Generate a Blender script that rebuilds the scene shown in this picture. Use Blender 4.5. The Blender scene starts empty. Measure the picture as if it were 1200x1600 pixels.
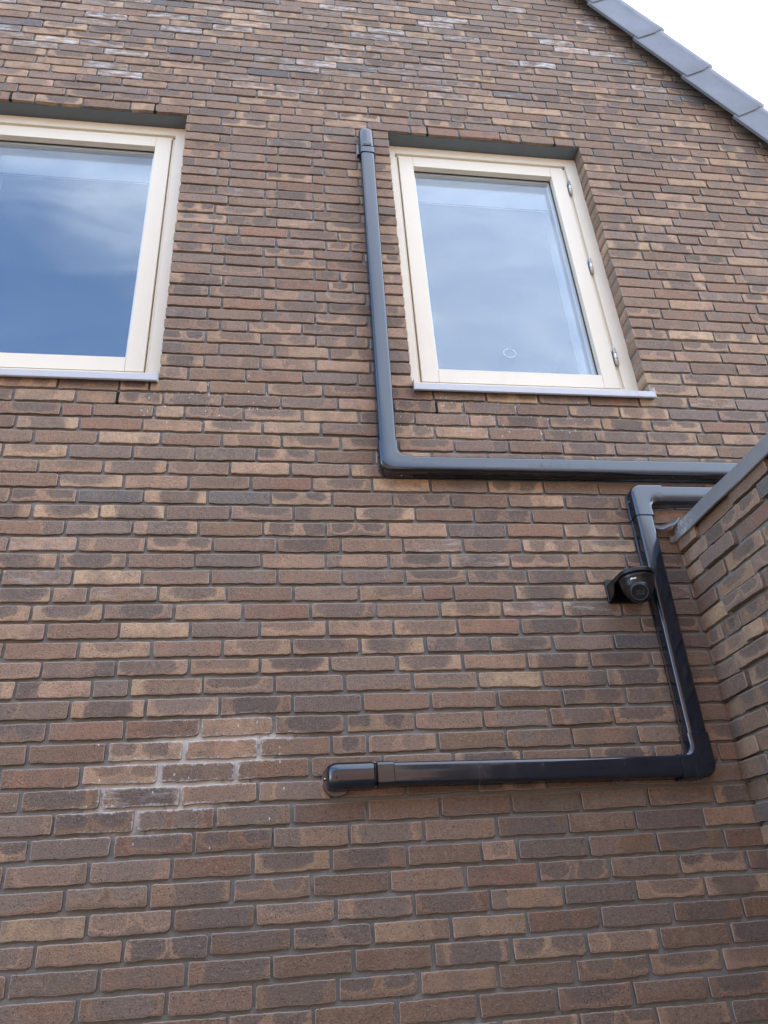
import bpy, math, random
import numpy as np
from mathutils import Vector, Matrix
rng = np.random.default_rng(11)
random.seed(5)
C = bpy.context.scene.collection
S = bpy.context.scene

# ------------------------------------------------------------------ camera
CAM = Vector((0.0, -2.3351, 1.6243))
R_ = Vector((0.98995691, -0.12814377, -0.05970343))
U_ = Vector((-0.00997088, -0.48456036, 0.874701))
F_ = Vector((0.1410174, 0.865321, 0.48097158))
cd = bpy.data.cameras.new('camera'); cam = bpy.data.objects.new('camera', cd); C.objects.link(cam)
cam.matrix_world = Matrix(((R_.x, U_.x, -F_.x, CAM.x), (R_.y, U_.y, -F_.y, CAM.y), (R_.z, U_.z, -F_.z, CAM.z), (0, 0, 0, 1)))
cd.sensor_fit = 'HORIZONTAL'; cd.sensor_width = 36.0; cd.lens = 36.0 * 1164.6 / 1200.0
cd.clip_start = 0.05; cd.clip_end = 2000
S.camera = cam

# ------------------------------------------------------------------ exposure
S.view_settings.view_transform = 'Standard'; S.view_settings.look = 'None'
S.view_settings.gamma = 1.0; S.view_settings.use_curve_mapping = False
S.view_settings.exposure = 2.62

# ------------------------------------------------------------------ node helpers
class NT:
    def __init__(s, tree): s.t = tree; s.n = tree.nodes; s.l = tree.links
    def node(s, typ, **kw):
        n = s.n.new(typ)
        for k, v in kw.items(): setattr(n, k, v)
        return n
    def put(s, sock, v):
        if v is None: return
        if isinstance(v, bpy.types.NodeSocket): s.l.new(v, sock)
        else:
            if hasattr(sock, 'default_value') and not isinstance(sock.default_value, (int, float)) and isinstance(v, (int, float)): v = [v] * len(sock.default_value)
            sock.default_value = v
    def m(s, op, a, b=None, c=None, clamp=False):
        n = s.node('ShaderNodeMath', operation=op, use_clamp=clamp)
        for i, v in enumerate((a, b, c)): s.put(n.inputs[i], v)
        return n.outputs[0]
    def vm(s, op, a, b=None):
        n = s.node('ShaderNodeVectorMath', operation=op); s.put(n.inputs[0], a)
        if b is not None: s.put(n.inputs[3 if op == 'SCALE' else 1], b)
        return n.outputs[0]
    def noise(s, vec, scale, detail=3, rough=.55, out='Fac', dist=0):
        n = s.node('ShaderNodeTexNoise'); s.put(n.inputs['Vector'], vec); s.put(n.inputs['Scale'], scale)
        n.inputs['Detail'].default_value = detail; n.inputs['Roughness'].default_value = rough; n.inputs['Distortion'].default_value = dist
        return n.outputs[out]
    def step(s, v, a, b):     # smoothstep a->b to 0->1
        n = s.node('ShaderNodeMapRange', interpolation_type='SMOOTHSTEP')
        s.put(n.inputs['Value'], v); n.inputs['From Min'].default_value = a; n.inputs['From Max'].default_value = b
        return n.outputs['Result']
    def mix(s, f, a, b, mode='MIX'):
        n = s.node('ShaderNodeMix', data_type='RGBA', blend_type=mode)
        s.put(n.inputs[0], f); s.put(n.inputs[6], a if isinstance(a, bpy.types.NodeSocket) else (*a, 1)[:4]); s.put(n.inputs[7], b if isinstance(b, bpy.types.NodeSocket) else (*b, 1)[:4])
        return n.outputs[2]
    def attr(s, name): return s.node('ShaderNodeAttribute', attribute_name=name)
    def sep(s, v): n = s.node('ShaderNodeSeparateXYZ'); s.put(n.inputs[0], v); return n.outputs
    def comb(s, x, y, z): n = s.node('ShaderNodeCombineXYZ'); [s.put(n.inputs[i], v) for i, v in enumerate((x, y, z))]; return n.outputs[0]
    def bump(s, h, strength, dist, normal=None):
        n = s.node('ShaderNodeBump'); n.inputs['Strength'].default_value = strength; n.inputs['Distance'].default_value = dist
        s.put(n.inputs['Height'], h); s.put(n.inputs['Normal'], normal); return n.outputs[0]

# ------------------------------------------------------------------ sky and sun
SUN_EL, SUN_AZ = math.radians(49.4), math.radians(49.8)      # azimuth from +Y towards +X
W = bpy.data.worlds.new('World'); S.world = W; W.use_nodes = True
w = NT(W.node_tree); w.n.clear()
sky = w.node('ShaderNodeTexSky', sky_type='NISHITA'); sky.sun_disc = False
sky.sun_elevation = SUN_EL; sky.sun_rotation = SUN_AZ; sky.air_density = 1.0; sky.dust_density = .9; sky.ozone_density = 1.6
gen = w.node('ShaderNodeTexCoord').outputs['Generated']
gx, gy, gz = w.sep(gen)
den = w.m('ADD', w.m('ABSOLUTE', gz), .12)
cp = w.comb(w.m('DIVIDE', gx, den), w.m('DIVIDE', gy, den), 0)
rot = w.node('ShaderNodeMapping'); rot.inputs['Rotation'].default_value = (0, 0, math.radians(35)); rot.inputs['Scale'].default_value = (.9, 2.4, 1); w.l.new(cp, rot.inputs[0])
n1 = w.noise(rot.outputs[0], 4.2, 8, .62, dist=.9)
n2 = w.noise(cp, 2.2, 4, .55)
cx_, cy_, _z = w.sep(cp)
# a bank of thin cloud whose ragged edge runs across the southern sky
bank = w.step(w.m('ADD', w.m('ADD', cx_, w.m('MULTIPLY', w.m('ADD', cy_, .80), .7)), w.m('MULTIPLY', w.m('SUBTRACT', n2, .5), .55)), -.40, -.08)
wisp = w.step(w.m('ADD', w.m('MULTIPLY', n1, .8), w.m('MULTIPLY', n2, .2)), .36, .70)
nrth = w.step(gy, -.1, .6)
cl = w.m('MINIMUM', w.m('ADD', w.m('MULTIPLY', bank, w.m('ADD', w.m('MULTIPLY', wisp, w.m('MULTIPLY_ADD', w.step(cx_, -.1, .2), -.20, .28)), w.m('MULTIPLY_ADD', w.step(cx_, -.1, .2), .12, .08))), w.m('MULTIPLY_ADD', wisp, .03, w.m('MULTIPLY', nrth, .5))), .95)
skyc = w.mix(cl, sky.outputs[0], (8.6, 8.6, 8.5))
bg = w.node('ShaderNodeBackground'); w.l.new(skyc, bg.inputs[0]); bg.inputs[1].default_value = 0.15
wo = w.node('ShaderNodeOutputWorld'); w.l.new(bg.outputs[0], wo.inputs[0])
sd = bpy.data.lights.new('sun', 'SUN'); sd.energy = 2.3; sd.angle = math.radians(.53); sd.color = (1, .93, .82)
sun = bpy.data.objects.new('sun', sd); C.objects.link(sun)
sdir = Vector((math.cos(SUN_EL) * math.sin(SUN_AZ), math.cos(SUN_EL) * math.cos(SUN_AZ), math.sin(SUN_EL)))
sun.rotation_euler = sdir.to_track_quat('Z', 'Y').to_euler(); sun.location = (6, 8, 14)

# ------------------------------------------------------------------ object helpers
def setp(o, label=None, cat=None, group=None, kind=None):
    for k, v in (('label', label), ('category', cat), ('group', group), ('kind', kind)):
        if v: o[k] = v
    return o
def thing(name, label, cat, loc=(0, 0, 0), group=None, rz=0):
    o = bpy.data.objects.new(name, None); C.objects.link(o); o.location = loc; o.rotation_euler = (0, 0, rz)
    o.empty_display_size = .1
    return setp(o, label, cat, group)
def worldloc(o):
    v = Vector(o.location)
    while o.parent: o = o.parent; v = v + Vector(o.location)
    return v
class MB:
    """collects geometry in world coordinates"""
    def __init__(s): s.v = []; s.f = []; s.m = []; s.sm = []
    def add(s, verts, faces, mi=0, smooth=False):
        b = len(s.v); s.v += [tuple(v) for v in verts]
        s.f += [tuple(b + i for i in f) for f in faces]; s.m += [mi] * len(faces); s.sm += [smooth] * len(faces)
    def box(s, x0, x1, y0, y1, z0, z1, mi=0, bev=0):
        if bev:
            b = bev; xs = (x0, x1); ys = (y0, y1); zs = (z0, z1); vs = []; idx = {}
            for i in (0, 1):
                for j in (0, 1):
                    for k in (0, 1):
                        sx, sy, sz = (1, -1)[i], (1, -1)[j], (1, -1)[k]
                        for a in range(3):
                            p = [xs[i] + sx * b, ys[j] + sy * b, zs[k] + sz * b]; p[a] = (xs[i], ys[j], zs[k])[a]
                            idx[(i, j, k, a)] = len(vs); vs.append(p)
            F = []
            for a in range(3):
                o1, o2 = [q for q in range(3) if q != a]
                for e in (0, 1):
                    q = []
                    for (c1, c2) in ((0, 0), (1, 0), (1, 1), (0, 1)):
                        t = [0, 0, 0]; t[a] = e; t[o1] = c1; t[o2] = c2; q.append(idx[(*t, a)])
                    F.append(q)
            for a in range(3):
                o1, o2 = [q for q in range(3) if q != a]
                for c1 in (0, 1):
                    for c2 in (0, 1):
                        t0 = [0, 0, 0]; t0[o1] = c1; t0[o2] = c2; t1 = list(t0); t1[a] = 1
                        F.append([idx[(*t0, o1)], idx[(*t1, o1)], idx[(*t1, o2)], idx[(*t0, o2)]])
            for i in (0, 1):
                for j in (0, 1):
                    for k in (0, 1): F.append([idx[(i, j, k, a)] for a in range(3)])
            s.add(vs, F, mi); return s
        vs = [(x, y, z) for x in (x0, x1) for y in (y0, y1) for z in (z0, z1)]
        s.add(vs, [(0, 1, 3, 2), (4, 6, 7, 5), (0, 4, 5, 1), (2, 3, 7, 6), (0, 2, 6, 4), (1, 5, 7, 3)], mi); return s
    def cyl(s, p0, p1, r0, r1=None, n=20, mi=0, caps=True):
        p0, p1 = Vector(p0), Vector(p1); r1 = r0 if r1 is None else r1
        d = (p1 - p0).normalized(); a = d.orthogonal().normalized(); b = d.cross(a)
        vs = []
        for p, r in ((p0, r0), (p1, r1)):
            for i in range(n):
                t = 2 * math.pi * i / n; vs.append(p + a * (r * math.cos(t)) + b * (r * math.sin(t)))
        s.add(vs, [(i, (i + 1) % n, n + (i + 1) % n, n + i) for i in range(n)], mi, True)
        if caps: s.add(vs[:n], [tuple(range(n))[::-1]], mi); s.add(vs[n:], [tuple(range(n))], mi)
        return s
    def lathe(s, c, axis, prof, n=40, mi=0):
        c = Vector(c); d = Vector(axis).normalized(); a = d.orthogonal().normalized(); b = d.cross(a); vs = []
        for r, h in prof:
            for i in range(n):
                t = 2 * math.pi * i / n; vs.append(c + d * h + a * (r * math.cos(t)) + b * (r * math.sin(t)))
        F = []
        for k in range(len(prof) - 1):
            F += [(k * n + i, k * n + (i + 1) % n, (k + 1) * n + (i + 1) % n, (k + 1) * n + i) for i in range(n)]
        s.add(vs, F, mi, True)
        return s
    def build(s, name, mats, parent=None, sharp=None):
        me = bpy.data.meshes.new(name); off = worldloc(parent) if parent else Vector((0, 0, 0))
        me.from_pydata([tuple(Vector(v) - off) for v in s.v], [], s.f)
        for m_ in (mats if isinstance(mats, (list, tuple)) else [mats]): me.materials.append(m_)
        me.polygons.foreach_set('material_index', s.m); me.polygons.foreach_set('use_smooth', s.sm); me.update()
        import bmesh
        bm = bmesh.new(); bm.from_mesh(me); bmesh.ops.remove_doubles(bm, verts=bm.verts, dist=1e-6); bmesh.ops.recalc_face_normals(bm, faces=bm.faces); bm.to_mesh(me); bm.free()
        if sharp: me.set_sharp_from_angle(angle=math.radians(sharp))
        o = bpy.data.objects.new(name, me); C.objects.link(o)
        if parent: o.parent = parent
        return o

def mat(name, base, rough=.5, metal=0.0, spec=.5, bumps=None, var=0.0, vscale=8, coat=0):
    m_ = bpy.data.materials.new(name); m_.use_nodes = True; t = NT(m_.node_tree)
    p = t.n['Principled BSDF']; p.inputs['Roughness'].default_value = rough; p.inputs['Metallic'].default_value = metal
    p.inputs['Specular IOR Level'].default_value = spec; p.inputs['Coat Weight'].default_value = coat; p.inputs['Coat Roughness'].default_value = .08
    obj = t.node('ShaderNodeTexCoord').outputs['Object']
    c = t.mix(t.noise(obj, vscale, 5, .6), tuple(x * (1 - var) for x in base), tuple(x * (1 + var) for x in base))
    t.put(p.inputs['Base Color'], c)
    if rough < .6:
        t.put(p.inputs['Roughness'], t.m('MULTIPLY_ADD', t.noise(obj, vscale * 3, 4), .12, rough - .06))
    if bumps: t.put(p.inputs['Normal'], t.bump(t.noise(obj, bumps[0], 4), bumps[1], bumps[2]))
    return m_

# ------------------------------------------------------------------ materials
def brick_mat():
    m_ = bpy.data.materials.new('waal_brick'); m_.use_nodes = True; t = NT(m_.node_tree); p = t.n['Principled BSDF']
    obj = t.node('ShaderNodeTexCoord').outputs['Object']
    geo = t.node('ShaderNodeNewGeometry').outputs['Normal']
    uv = t.attr('buv').outputs['Vector']
    A = t.attr('pa'); B = t.attr('pb'); base = t.attr('base').outputs['Color']; dark = t.attr('dark').outputs['Color']; ex = t.attr('ex')
    seed = ex.outputs['Vector']; sx, sy, sz = t.sep(seed)
    wn = t.noise(t.vm('ADD', obj, t.vm('SCALE', seed, 3.0)), 28, 3, .55, out='Color')
    wv = t.vm('SCALE', t.vm('SUBTRACT', wn, (.5, .5, .5)), .34)
    wx, wy, _ = t.sep(wv)
    u, v, _ = t.sep(uv)
    u = t.m('ADD', u, wx); v = t.m('ADD', v, t.m('MULTIPLY', wy, 1.5))
    def patch(a):
        ax, ay, az = t.sep(a.outputs['Vector']); al = a.outputs['Alpha']
        du = t.m('DIVIDE', t.m('SUBTRACT', u, ax), ay); dv = t.m('DIVIDE', t.m('SUBTRACT', v, az), al)
        d = t.m('ADD', t.m('POWER', t.m('ABSOLUTE', du), 3.0), t.m('POWER', t.m('ABSOLUTE', dv), 3.0))
        return d
    dA = patch(A); dB = patch(B); d = t.m('MINIMUM', dA, dB)
    inside = t.step(d, 1.7, .45)
    halo = t.m('MULTIPLY', t.step(d, .9, 1.3), t.step(d, 2.6, 1.4))
    blotch = t.noise(t.vm('ADD', obj, t.vm('SCALE', seed, 7.0)), 14, 4, .6)
    c = t.mix(t.step(blotch, .38, .68), base, t.mix(.6, base, dark))
    c = t.mix(t.m('MULTIPLY', inside, t.m('MULTIPLY_ADD', blotch, .5, .62)), c, dark)
    c = t.mix(t.m('MULTIPLY', halo, t.m('MULTIPLY', sx, .65)), c, (.44, .285, .175))
    # fine sandy grain
    g = t.noise(obj, 420, 3, .7)
    c = t.mix(.8, c, t.mix(g, (.2, .2, .2), (.82, .82, .82)), 'OVERLAY')
    g2 = t.noise(obj, 75, 4, .65)
    g3 = t.noise(obj, 210, 2, .6)
    c = t.mix(t.m('MULTIPLY', t.step(g3, .56, .70), .35), c, (.42, .33, .25))
    c = t.mix(t.m('MULTIPLY', t.step(g3, .44, .32), .35), c, (.07, .055, .048))
    c = t.mix(.6, c, t.mix(g2, (.22, .22, .23), (.78, .77, .75)), 'OVERLAY')
    wz = t.noise(t.vm('MULTIPLY', t.node('ShaderNodeNewGeometry').outputs['Position'], (1, 1, .6)), 1.1, 4, .6)
    c = t.mix(.45, c, t.mix(wz, (.36, .35, .345), (.63, .64, .65)), 'OVERLAY')
    # burnt pits
    vo = t.node('ShaderNodeTexVoronoi'); vo.inputs['Scale'].default_value = 190; t.l.new(obj, vo.inputs['Vector'])
    pr = t.sep(vo.outputs['Color'])[0]
    pit = t.m('MULTIPLY', t.step(vo.outputs['Distance'], .34, .16), t.m('GREATER_THAN', pr, t.m('MULTIPLY_ADD', sz, -.22, .93)))
    c = t.mix(t.m('MULTIPLY', pit, .75), c, (.035, .028, .026))
    # paler arrises
    ou, ov, el = t.sep(t.attr('bedge').outputs['Vector'])
    edge = t.step(t.m('ADD', el, t.m('MULTIPLY', t.m('SUBTRACT', g2, .5), .004)), .0035, .0008)
    c = t.mix(t.m('MULTIPLY', edge, .5), c, (.45, .38, .32))
    # salt frosting on the arrises inside the efflorescence patch
    px_, py_, pz_ = t.sep(t.node('ShaderNodeNewGeometry').outputs['Position'])
    lowm = t.m('MAXIMUM', t.step(gaussian(t, px_, pz_, -.27, 2.04, .40, .19, .35), 1.0, .2), t.step(gaussian(t, px_, pz_, -.13, 2.11, .26, .06, .12), 1.0, .2))
    fr_ = t.m('MULTIPLY', lowm, t.step(t.m('SUBTRACT', t.noise(obj, 60, 5, .75), t.m('MULTIPLY', el, 22)), .36, .56))
    c = t.mix(t.m('MULTIPLY', fr_, .6), c, (.66, .645, .595))
    # lime bloom on some bricks
    lime = t.m('MULTIPLY', sy, t.step(t.m('ADD', t.noise(t.vm('MULTIPLY', obj, (.45, 1, 2.2)), 26, 5, .7), t.m('MULTIPLY', sy, .10)), .50, .74))
    c = t.mix(lime, c, (.62, .60, .57))
    # white specks (splashes) where the masonry was wet
    c = t.mix(splash(t, obj, 1.0), c, (.62, .61, .58))
    t.put(p.inputs['Base Color'], c)
    p.inputs['Roughness'].default_value = .88; p.inputs['Specular IOR Level'].default_value = .3
    h = t.m('ADD', t.m('MULTIPLY', g, .5), t.m('ADD', g2, t.m('MULTIPLY', pit, -1.2)))
    t.put(p.inputs['Normal'], t.bump(t.m('ADD', h, t.m('MULTIPLY', g3, .8)), .9, .0035))
    return m_

def gaussian(t, x, z, cx, cz, rx, rz, ang=0):
    dx = t.m('SUBTRACT', x, cx); dz = t.m('SUBTRACT', z, cz); ca, sa = math.cos(ang), math.sin(ang)
    a = t.m('DIVIDE', t.m('ADD', t.m('MULTIPLY', dx, ca), t.m('MULTIPLY', dz, sa)), rx)
    b = t.m('DIVIDE', t.m('SUBTRACT', t.m('MULTIPLY', dz, ca), t.m('MULTIPLY', dx, sa)), rz)
    return t.m('ADD', t.m('MULTIPLY', a, a), t.m('MULTIPLY', b, b))
def splash(t, obj, k):
    obj = t.node('ShaderNodeNewGeometry').outputs['Position']; x, y, z = t.sep(obj)
    def dots(scale, thr, size):
        vo = t.node('ShaderNodeTexVoronoi'); vo.inputs['Scale'].default_value = scale; t.l.new(t.vm('MULTIPLY', obj, (1, 0, .55)), vo.inputs['Vector'])
        return t.m('MULTIPLY', t.step(vo.outputs['Distance'], size, size * .55), t.m('GREATER_THAN', t.sep(vo.outputs['Color'])[0], thr))
    low = t.step(gaussian(t, x, z, -.28, 2.02, .55, .24), 1.0, .3)
    s1 = t.m('MULTIPLY', low, dots(72, .87, .2))
    rowz = None
    up = t.m('ADD', t.m('MULTIPLY', t.m('LESS_THAN', t.m('ABSOLUTE', t.m('SUBTRACT', z, 3.355)), .105), t.step(gaussian(t, x, z, .85, 3.35, .5, .4), 1.0, .7)),
             t.m('MULTIPLY', t.m('LESS_THAN', t.m('ABSOLUTE', t.m('SUBTRACT', z, 3.40)), .13), t.step(gaussian(t, x, z, -.25, 3.4, .33, .4), 1.0, .7)))
    s2 = t.m('MULTIPLY', up, dots(95, .86, .26))
    return t.m('MINIMUM', t.m('ADD', s1, s2), .85)

def mortar_mat():
    m_ = bpy.data.materials.new('mortar'); m_.use_nodes = True; t = NT(m_.node_tree); p = t.n['Principled BSDF']
    obj = t.node('ShaderNodeTexCoord').outputs['Object']; x, y, z = t.sep(obj)
    x, y, z = t.sep(t.node('ShaderNodeNewGeometry').outputs['Position']); g = t.noise(obj, 300, 4, .7); b = t.noise(obj, 5, 4, .6)
    c = t.mix(b, (.185, .186, .172), (.27, .268, .248))
    c = t.mix(.6, c, t.mix(g, (.2, .2, .2), (.8, .8, .8)), 'OVERLAY')
    # efflorescence patch at the lower left and streaks below the sills
    low = t.m('MAXIMUM', t.step(gaussian(t, x, z, -.27, 2.04, .36, .16, .35), 1.0, .25), t.step(gaussian(t, x, z, -.13, 2.11, .26, .05, .12), 1.0, .2))
    n = t.noise(t.vm('MULTIPLY', obj, (1, 1, 1)), 38, 5, .75)
    e1 = t.m('MULTIPLY', low, t.step(t.m('MULTIPLY_ADD', low, .17, n), .44, .64))
    up = t.m('MAXIMUM', t.step(gaussian(t, x, z, .85, 3.36, .55, .14), 1.0, .3), t.step(gaussian(t, x, z, -.25, 3.40, .36, .16), 1.0, .3))
    n2 = t.noise(t.vm('MULTIPLY', obj, (1, 1, .5)), 95, 3, .6)
    e2 = t.m('MULTIPLY', up, t.step(n2, .555, .62))
    c = t.mix(t.m('MINIMUM', t.m('ADD', e1, e2), .9), c, (.70, .685, .635))
    t.put(p.inputs['Base Color'], c); p.inputs['Roughness'].default_value = .95; p.inputs['Specular IOR Level'].default_value = .2
    t.put(p.inputs['Normal'], t.bump(t.m('ADD', g, t.noise(obj, 90, 3)), .8, .003))
    return m_

def glass_mat():
    m_ = bpy.data.materials.new('window_glass'); m_.use_nodes = True; t = NT(m_.node_tree); t.n.clear()
    obj = t.node('ShaderNodeTexCoord').outputs['Object']
    ge = t.node('ShaderNodeNewGeometry'); dt = t.node('ShaderNodeVectorMath', operation='DOT_PRODUCT'); t.l.new(ge.outputs['Normal'], dt.inputs[0]); t.l.new(ge.outputs['Incoming'], dt.inputs[1])
    fz = t.m('MULTIPLY_ADD', t.m('POWER', t.m('SUBTRACT', 1.0, t.m('ABSOLUTE', dt.outputs['Value'])), 5.0), .94, .06)
    
    tr = t.node('ShaderNodeBsdfTransparent'); tr.inputs[0].default_value = (.94, .96, .97, 1)
    gl = t.node('ShaderNodeBsdfGlossy'); gl.inputs['Roughness'].default_value = .0; gl.inputs[0].default_value = (.90, .95, 1, 1)
    mx = t.node('ShaderNodeMixShader'); t.l.new(fz, mx.inputs[0]); t.l.new(tr.outputs[0], mx.inputs[1]); t.l.new(gl.outputs[0], mx.inputs[2])
    o = t.node('ShaderNodeOutputMaterial'); t.l.new(mx.outputs[0], o.inputs[0]); return m_

def zinc_mat():
    m_ = mat('zinc', (.29, .30, .305), .45, .4, .5, (60, .12, .001), .15, 14); t = NT(m_.node_tree); p = t.n['Principled BSDF']
    obj = t.node('ShaderNodeNewGeometry').outputs['Position']; x, y, z = t.sep(obj)
    near = t.step(y, -.26, -.06)
    sp = t.m('MULTIPLY', near, t.step(t.m('MULTIPLY_ADD', near, .10, t.noise(obj, 170, 4, .7)), .58, .68))
    sm = t.step(t.noise(t.vm('MULTIPLY', obj, (1, .35, 1.5)), 30, 5, .65), .60, .76)
    old = p.inputs['Base Color'].links[0].from_socket
    c = t.mix(t.m('MULTIPLY', sm, .35), old, (.42, .43, .44))
    t.put(p.inputs['Base Color'], t.mix(t.m('MULTIPLY', sp, .8), c, (.62, .62, .61)))
    t.put(p.inputs['Metallic'], t.m('MULTIPLY_ADD', sp, -.3, .35))
    return m_

M = {}
M['brick'] = brick_mat(); M['mortar'] = mortar_mat(); M['glass'] = glass_mat(); M['zinc'] = zinc_mat()
M['cream'] = mat('cream_paint', (.715, .65, .51), .42, 0, .4, (110, .12, .0008), .025, 10)
M['white_sill'] = mat('sill_coating', (.45, .455, .465), .35, 0, .5, None, .02)
M['duct'] = mat('anthracite_plastic', (.006, .0105, .019), .11, 0, .88, (18, .06, .0012), .08, 6)
def dust(m_, col, scale, lo, hi, amt, streak=(1, 1, .25)):
    t = NT(m_.node_tree); p = t.n['Principled BSDF']; pos = t.node('ShaderNodeNewGeometry').outputs['Position']
    n = t.step(t.m('ADD', t.m('MULTIPLY', t.noise(t.vm('MULTIPLY', pos, streak), scale, 6, .7), .7), t.m('MULTIPLY', t.noise(pos, scale * .2, 3), .3)), lo, hi)
    old = p.inputs['Base Color'].links[0].from_socket
    t.put(p.inputs['Base Color'], t.mix(t.m('MULTIPLY', n, amt), old, col))
    r = p.inputs['Roughness']; ro = r.links[0].from_socket if r.links else r.default_value
    t.put(r, t.m('MULTIPLY_ADD', n, .25, ro))
dust(M['duct'], (.12, .115, .11), 22, .50, .72, .06)
dust(M['cream'], (.44, .39, .30), 16, .52, .75, .10)
dust(M['white_sill'], (.30, .29, .27), 18, .5, .75, .35)
M['seam'] = mat('seam_black', (.003, .0033, .004), .5)
M['steel'] = mat('hinge_steel', (.55, .55, .54), .33, .9)
M['screw'] = mat('screw_steel', (.7, .7, .7), .2, 1)
M['cctv'] = mat('camera_black', (.007, .0075, .009), .36, 0, .5, (500, .1, .0004), .1)
M['cctv_gloss'] = mat('camera_gloss', (.008, .009, .011), .08, 0, .6)
M['lens_rim'] = mat('lens_rim', (.10, .10, .105), .3, .3)
M['logo'] = mat('logo_white', (.8, .8, .8), .5)
M['lintel'] = mat('lintel_paint', (.11, .128, .138), .5, 0, .4, (120, .3, .001), .2)
M['lead'] = mat('lead', (.17, .17, .175), .55, .5, .5, (40, .3, .003), .25, 20)
M['tile'] = mat('roof_tile', (.15, .16, .176), .5, 0, .5, (90, .35, .0015), .3)
M['plaster'] = mat('plaster', (.48, .49, .49), .9)
M['blind'] = mat('blind_fabric', (.17, .18, .18), .8)
M['spacer'] = mat('spacer', (.80, .82, .82), .5, 0)
M['dark'] = mat('dark_void', (.002, .002, .002), .9)
M['rubber'] = mat('gasket', (.02, .02, .02), .6)

# ------------------------------------------------------------------ brickwork
ZB = [6.2043, 6.1422, 6.0799, 6.0156, 5.9529, 5.892, 5.8295, 5.7657, 5.7023, 5.6401, 5.5794, 5.5182, 5.4557, 5.3928, 5.3311, 5.2704, 5.2072, 5.1425, 5.0779, 5.0131, 4.9492, 4.8863, 4.8239, 4.7618, 4.6999, 4.6362, 4.5725, 4.5113, 4.4475, 4.3826, 4.32, 4.257, 4.1955, 4.1343, 4.0708, 4.0071, 3.9436, 3.881, 3.8194, 3.7581, 3.6956, 3.6315, 3.5673, 3.5036, 3.4404, 3.3793, 3.319, 3.2578, 3.1957, 3.1341, 3.0735, 3.0125, 2.9508, 2.8882, 2.826, 2.7649, 2.7043, 2.6436, 2.5817, 2.5196, 2.4573, 2.3959, 2.3355, 2.273, 2.209, 2.1452, 2.0815, 2.0177, 1.9538, 1.8896, 1.8257, 1.762, 1.6982, 1.6359, 1.5739, 1.5112, 1.4484]
P = .0625
def zb(n):
    if n < 0: return ZB[0] - n * P
    if n > 76: return ZB[76] - (n - 76) * P
    return ZB[n]
JZ, JX = .0125, .0105
HEAD, SILL = zb(17), zb(43)
OPEN = [(-1.478, -.458), (.533, 1.553)]      # window openings in x
RX, RZ, SL = -.6, 6.52 + 2.53 * 1.6, 1.6       # ridge, verge slope
def vx(z): return RX + (RZ - z) / SL
def row_extent(z): return (max(-5.4, 2 * RX - vx(z)), min(4.2, vx(z)))

PAL = dict(tan=(.368, .240, .152), ochre=(.432, .296, .184), brown=(.240, .155, .101), mauve=(.242, .168, .120), grey=(.212, .162, .126), slate=(.135, .124, .114), red=(.258, .152, .098))
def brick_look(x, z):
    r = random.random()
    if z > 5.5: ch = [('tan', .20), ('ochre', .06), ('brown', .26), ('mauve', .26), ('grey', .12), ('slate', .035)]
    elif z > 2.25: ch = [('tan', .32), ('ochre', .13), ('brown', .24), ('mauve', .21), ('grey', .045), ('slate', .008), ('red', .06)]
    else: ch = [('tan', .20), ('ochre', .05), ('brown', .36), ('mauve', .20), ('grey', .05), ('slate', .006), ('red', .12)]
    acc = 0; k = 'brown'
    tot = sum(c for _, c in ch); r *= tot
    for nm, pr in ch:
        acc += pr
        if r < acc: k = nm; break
    b = np.array(PAL[k]) * (1.07 if 2.25 < z < 4.6 else .86 if z < 2.0 else 1.0) * random.uniform(.86, 1.14) * np.array([1, random.uniform(.98, 1.02), random.uniform(.96, 1.05)])  # mid wall lightened, bottom darkened: wall shading put into the brick colour
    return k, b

def layout_row(x0, x1, prev, state):
    """perpends of one course between x0 and x1"""
    L = []; x = x0
    first = True
    while x < x1 - .02:
        opts = []
        for ln in (.22, .11):
            for start in ([state, ] if first else [0]):
                e = x + ln
                if first: e = x + state if ln == .22 else x + max(.07, state - .11)
                d = min([abs(e - p) for p in prev], default=1)
                pen = (0 if d > .042 else (.042 - d) * 60) + (0 if ln == .22 else .55) + random.random() * .72
                opts.append((pen, e))
        opts.sort(); e = opts[0][1]; first = False
        if x1 - e < .075:
            if x1 - x <= .235: e = x1
            else: e = x1 - .11
        e = min(e, x1)
        L.append((x, e)); x = e
    return L

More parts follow.
